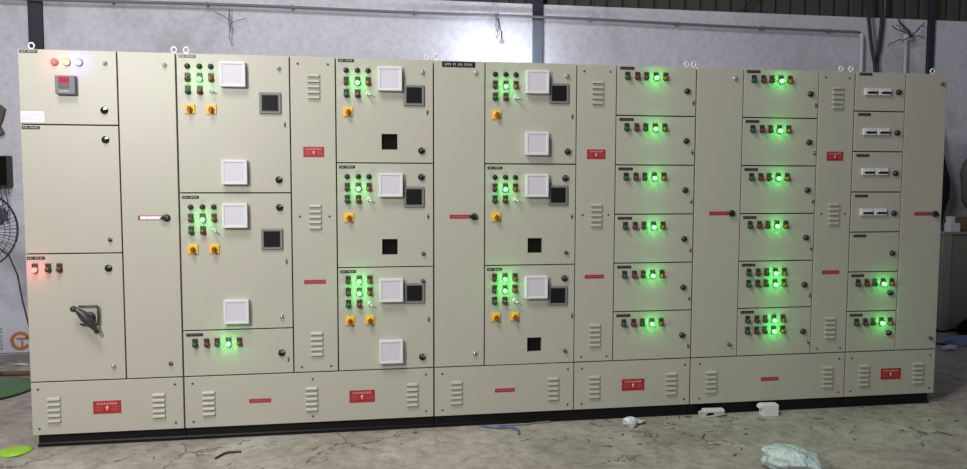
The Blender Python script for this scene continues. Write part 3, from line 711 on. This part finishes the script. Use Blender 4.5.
# -- right end of the wall
gp = mat('grey_green_panel', (0.20, 0.205, 0.185), 0.6, bump=(6, 0.2, 0.01)); gpl = mat('pale_grey_edge', (0.27, 0.275, 0.255), 0.6)
t = thing('low_cabinet', 'low grey cupboard against the back wall right of the switchboard', 'cupboard', (8.2, 2.28, 0))
b = MB(); b.box(-0.80, 1.0, -0.12, 0.19, 0.03, 0.96, gp, 0.004); obj('carcass', b, t)
b = MB(); b.box(-0.82, 1.02, -0.14, 0.20, 0.96, 0.985, gpl, 0.004); obj('top', b, t)
b = MB(); b.box(-0.815, -0.72, -0.135, -0.12, 0.02, 0.96, gpl, 0.003); obj('corner_post', b, t)
b = MB(); b.box(-0.80, 1.0, -0.10, 0.18, 0, 0.03, flatblack); obj('plinth', b, t)
def lump(name, loc, size, seed, m, amp=0.16, sub=3, flat=None, label='', cat='', fac=False, rz=0):
    bm = bmesh.new(); bmesh.ops.create_icosphere(bm, subdivisions=sub, radius=1.0); r = random.Random(seed)
    dirs = [(Vector((r.uniform(-1, 1), r.uniform(-1, 1), r.uniform(-1, 1))).normalized(), r.uniform(0.2, 1)*amp, r.uniform(3, 9), r.uniform(0, 6)) for _ in range(9)]
    for v in bm.verts:
        n = v.co.normalized(); d = 1+sum(a*math.sin(f*n.dot(q)+p) for q, a, f, p in dirs)*0.6+r.uniform(-1, 1)*amp*0.25
        v.co = Vector((n.x*d*size[0], n.y*d*size[1], n.z*d*size[2]))
    z0 = min(v.co.z for v in bm.verts)
    for v in bm.verts:
        v.co.z -= z0
        if flat: v.co.z = max(0.0, v.co.z-flat)
    for f in bm.faces: f.smooth = not fac
    me = bpy.data.meshes.new(name); bm.to_mesh(me); bm.free(); me.materials.append(m)
    o = obj(name, me, None, loc); o.rotation_euler.z = rz
    return tag(o, label, cat)
dkbag = mat('black_sacking', (0.012, 0.012, 0.013), 0.7); gsack = mat('grey_sacking', (0.14, 0.14, 0.145), 0.75)
b = MB()
prof = [(0.0, 0.05), (0.05, 0.10), (0.16, 0.11), (0.30, 0.155), (0.44, 0.145), (0.60, 0.10), (0.74, 0.06), (0.86, 0.04), (0.93, 0.03), (0.96, 0.0)]
pr_ = []
b.lathe([(0, 0.0)]+[(r_, h) for h, r_ in prof], dkbag, axis='Z', n=22)
r = random.Random(4)
for v in b.bm.verts:
    k = 1+0.16*math.sin(5*math.atan2(v.co.y, v.co.x)+v.co.z*6); v.co.x = v.co.x*k*0.95; v.co.y *= k*0.42; v.co.z *= 1.12
tag(obj('draped_bag', b, None, (7.445, 2.36, 0.985)), 'black draped bag standing on the low grey cupboard beside the switchboard', 'bag')
lump('stuffed_sack', (8.0, 2.26, 1.12), (0.33, 0.16, 0.34), 5, gsack, 0.07, 3, 0.02, 'bulging grey sack on boxes upon the low grey cupboard', 'sack')
b = MB(); b.box(-0.055, 0.055, -0.04, 0.04, 0, 0.085, white, 0.004); b.box(-0.045, 0.0, -0.035, 0.035, 0.083, 0.15, white, 0.004)
tag(obj('paper_packet', b, None, (7.50, 2.175, 0.985)), 'small white paper packet on the low grey cupboard before the black draped bag', 'packet')
brn = mat('brown_carton', (0.17, 0.125, 0.07), 0.75)
t = thing('cardboard_box', 'brown cardboard box under the grey sack on the low cupboard', 'box', (7.98, 2.25, 0.985))
b = MB(); b.box(-0.32, 0.30, -0.10, 0.12, 0, 0.135, brn, 0.004); obj('carton', b, t)
b = MB(); b.box(-0.30, 0.30, -0.102, -0.099, 0.055, 0.075, mat('carton_tape', (0.26, 0.21, 0.14), 0.4)); obj('tape', b, t)
lump('dark_bag', (7.62, 1.98, 0), (0.17, 0.10, 0.085), 8, flatblack, 0.15, 3, 0.02, 'black bag slumped on the floor before the low cupboard', 'bag')
blu = mat('blue_white_film', (0.20, 0.24, 0.46), 0.35, bump=(14, 0.7, 0.03)); wfl = mat('white_film', (0.60, 0.62, 0.72), 0.3)
lump('crumpled_film', (7.20, 1.66, 0), (0.22, 0.11, 0.045), 12, blu, 0.22, 3, 0.02, 'crumpled blue plastic film on the floor right of the switchboard', 'plastic sheet', True)
lump('crumpled_film', (6.90, 1.44, 0), (0.07, 0.04, 0.03), 13, wfl, 0.22, 2, 0.01, 'small white scrap of film left of the blue plastic at right', 'plastic sheet', True)
lump('crumpled_film', (7.28, 1.34, 0), (0.12, 0.05, 0.02), 14, wfl, 0.22, 2, 0.006, 'pale scrap of film in front of the blue plastic at right', 'plastic sheet', True)

# ------------------------------------------------------------------ litter on the floor before the switchboard
lime = mat('lime_plastic', (0.29, 0.55, 0.04), 0.45); limed = mat('lime_dark_edge', (0.05, 0.13, 0.01), 0.5)
b = MB(); N = 28; rings = []
for (k, z) in ((0.0, 0.016), (0.5, 0.020), (0.8, 0.018), (1.0, 0.009), (1.04, 0.002), (0.9, 0.0)):
    ring = []
    for i in range(N):
        a = 2*PI*i/N; x = math.cos(a)*0.082*k*(1+0.12*math.cos(a)); y = math.sin(a)*0.072*k*(1-0.15*math.cos(2*a)); ring.append(b.bm.verts.new((x, y, max(0, z+0.003*math.sin(3*a)*k))))
    rings.append(ring)
fs = [b.bm.faces.new((p[i], p[(i+1) % N], q[(i+1) % N], q[i])) for p, q in zip(rings[1:], rings[2:]) for i in range(N)]
b._fin(fs, lime, True); b._fin([b.bm.faces.new(rings[1])], lime, True)
for v in rings[0]: b.bm.verts.remove(v)
o = tag(obj('plastic_dish', b, None, (-0.075, -0.055, 0)), 'bright lime green plastic dish lying by the left cabinet corner', 'dish'); o.rotation_euler.z = 0.55
pap = mat('white_paper', (0.72, 0.71, 0.80), 0.6)
lump('crumpled_paper', (3.385, -0.155, 0), (0.043, 0.036, 0.032), 21, pap, 0.22, 2, 0.006, 'crumpled white paper ball on the floor before the middle cabinet', 'paper', True)
clr = mat('cloudy_film', (0.52, 0.54, 0.52), 0.25, bump=(20, 0.6, 0.02))
lump('plastic_film', (3.455, -0.10, 0), (0.042, 0.030, 0.016), 22, clr, 0.25, 2, 0.004, 'small cloudy film scrap right of the paper ball', 'plastic sheet', True)
t = thing('flattened_packet', 'flattened white packet leaning on the plinth left of the carton', 'packet', (3.965, -0.035, 0), rz=-0.06)
b = MB(); b.prism([(-0.080, 0.0), (-0.084, 0.030), (-0.05, 0.045), (0.03, 0.047), (0.080, 0.038), (0.076, 0.015), (0.02, 0.004)], -0.02, 0.012, clr); obj('wrapper', b, t)
b = MB(); b.box(-0.058, 0.074, -0.026, 0.02, 0.030, 0.050, white, 0.004); obj('lid_flap', b, t, label='white upper flap')
b = MB(); b.prism([(-0.045, 0.010), (-0.03, 0.028), (0.0, 0.030), (0.01, 0.017)], -0.0215, -0.0195, flatblack); obj('opening', b, t, label='dark torn opening')
t = thing('small_carton', 'upright small white carton with torn flap against the plinth', 'box', (4.325, -0.065, 0), rz=-0.08)
b = MB(); b.box(-0.040, 0.062, -0.030, 0.030, 0, 0.074, white, 0.003); b.box(-0.03, 0.054, -0.0306, -0.029, 0.02, 0.024, greyw); b.box(-0.03, 0.03, -0.0306, -0.029, 0.034, 0.037, greyw); obj('carton', b, t)
b = MB(); b.prism([(-0.040, 0.073), (-0.054, 0.066), (-0.060, 0.050), (-0.050, 0.054), (-0.041, 0.062)], -0.027, 0.027, white); obj('flap', b, t, label='bent flap')
teal = mat('pale_teal_film', (0.50, 0.62, 0.62), 0.38, bump=(13, 1.0, 0.05), spec=0.7); teald = mat('teal_shadow_print', (0.16, 0.25, 0.25), 0.4)
o = lump('plastic_bag', (3.945, -0.955, 0), (0.135, 0.155, 0.065), 31, teal, 0.10, 4, 0.010, 'crumpled pale teal plastic bag on the open floor at lower right', 'bag', True)
blw = mat('blue_wire_insulation', (0.10, 0.13, 0.34), 0.4)
cable('wire_offcut', 'curled blue wire offcut on the floor before the third cabinet', [(2.50, -0.02, 0.008), (2.58, -0.07, 0.010), (2.66, -0.08, 0.014), (2.70, -0.13, 0.010), (2.69, -0.20, 0.007)], 0.006, blw, 'wire')
cable('wire_offcut', 'pale grey wire offcut lying along the plinth of the middle cabinet', [(2.60, -0.015, 0.007), (2.74, -0.03, 0.007), (2.84, -0.01, 0.008), (2.93, 0.0, 0.008)], 0.004, greyb, 'wire')
cable('wire_offcut', 'short dark wire offcut on the floor before the second cabinet', [(1.02, -0.33, 0.006), (1.06, -0.26, 0.007), (1.11, -0.245, 0.006), (1.14, -0.25, 0.006)], 0.006, wire, 'wire')
# clippings and chips swept about: uncountable
b = MB(); rnd = random.Random(77); chipm = [mat('pale_chip', (0.40, 0.39, 0.36), 0.6), mat('dark_chip', (0.15, 0.14, 0.13), 0.7), mat('yellowish_chip', (0.34, 0.31, 0.19), 0.7)]
for k in range(150):  # kept clear of the other litter
    x = rnd.uniform(0.2, 5.9); y = -abs(rnd.gauss(0, 0.45))-0.02
    if rnd.random() < 0.45: x = rnd.gauss(4.0, 0.6)
    if any(math.hypot((x-a_)/c_, y-b_) < r_ for a_, b_, c_, r_ in ((3.945, -0.955, 1, 0.24), (3.965, -0.035, 1.6, 0.09), (4.325, -0.065, 1, 0.12), (3.41, -0.1, 1, 0.13), (2.65, -0.1, 1.5, 0.16), (1.08, -0.28, 1, 0.1), (-0.08, -0.05, 1, 0.2))): continue
    l = rnd.uniform(0.006, 0.03)*(1.5 if rnd.random() < .2 else 1); a = rnd.uniform(0, PI); m = rnd.choices(chipm, (3, 4, 2))[0]; w = rnd.uniform(0.002, 0.006)
    q = Vector((x, y, 0.0035)); d = Vector((math.cos(a), math.sin(a), 0))*l
    b.tube([q-d, q+Vector((0, 0, 0.003)), q+d], w*0.6, m, n=4)
tag(obj('floor_clippings', b), 'scattered wire clippings and chips on the concrete before the switchboard', 'debris', None, 'stuff')

# ------------------------------------------------------------------ light
def area(name, loc, target, size, power, col, sy=None):
    l = bpy.data.lights.new(name, 'AREA'); l.energy = power; l.size = size; l.color = col
    if sy: l.shape = 'RECTANGLE'; l.size_y = sy
    o = bpy.data.objects.new(name, l); COL.objects.link(o); o.location = loc
    o.rotation_euler = (Vector(target)-Vector(loc)).to_track_quat('-Z', 'Y').to_euler(); return o
area('work_lamp', (-0.45, -4.0, 2.85), (1.6, 0.0, 1.2), 0.40, 131, (1.0, 0.975, 0.93))
area('high_bay_lamp', (0.3, -2.6, 5.6), (1.2, -0.3, 0.0), 1.6, 190, (1.0, 0.96, 0.90))
w = bpy.data.worlds.new('hall'); SC.world = w; w.use_nodes = True
w.node_tree.nodes['Background'].inputs['Color'].default_value = (0.88, 0.93, 1.0, 1); w.node_tree.nodes['Background'].inputs['Strength'].default_value = 0.13

# ------------------------------------------------------------------ camera
yaw, pitch, roll = 0.16529753, 0.07154840, 0.00268113
sy, cy, sp, cp, sr, cr = math.sin(yaw), math.cos(yaw), math.sin(pitch), math.cos(pitch), math.sin(roll), math.cos(roll)
fw = Vector((sy*cp, cy*cp, -sp)); rt = Vector((cy, -sy, 0)); up = rt.cross(fw)
rt2 = rt*cr+up*sr; up2 = -rt*sr+up*cr
cam = bpy.data.cameras.new('camera'); co = bpy.data.objects.new('camera', cam); COL.objects.link(co)
co.matrix_world = Matrix(((rt2.x, up2.x, -fw.x, 1.75402), (rt2.y, up2.y, -fw.y, -4.54821), (rt2.z, up2.z, -fw.z, 1.48883), (0, 0, 0, 1)))
cam.sensor_width = 36; cam.lens = 780/967*36; cam.clip_start = 0.05
SC.camera = co
vs = SC.view_settings; vs.view_transform = 'Standard'; vs.look = 'None'; vs.gamma = 1; vs.exposure = 0.0; vs.use_curve_mapping = False
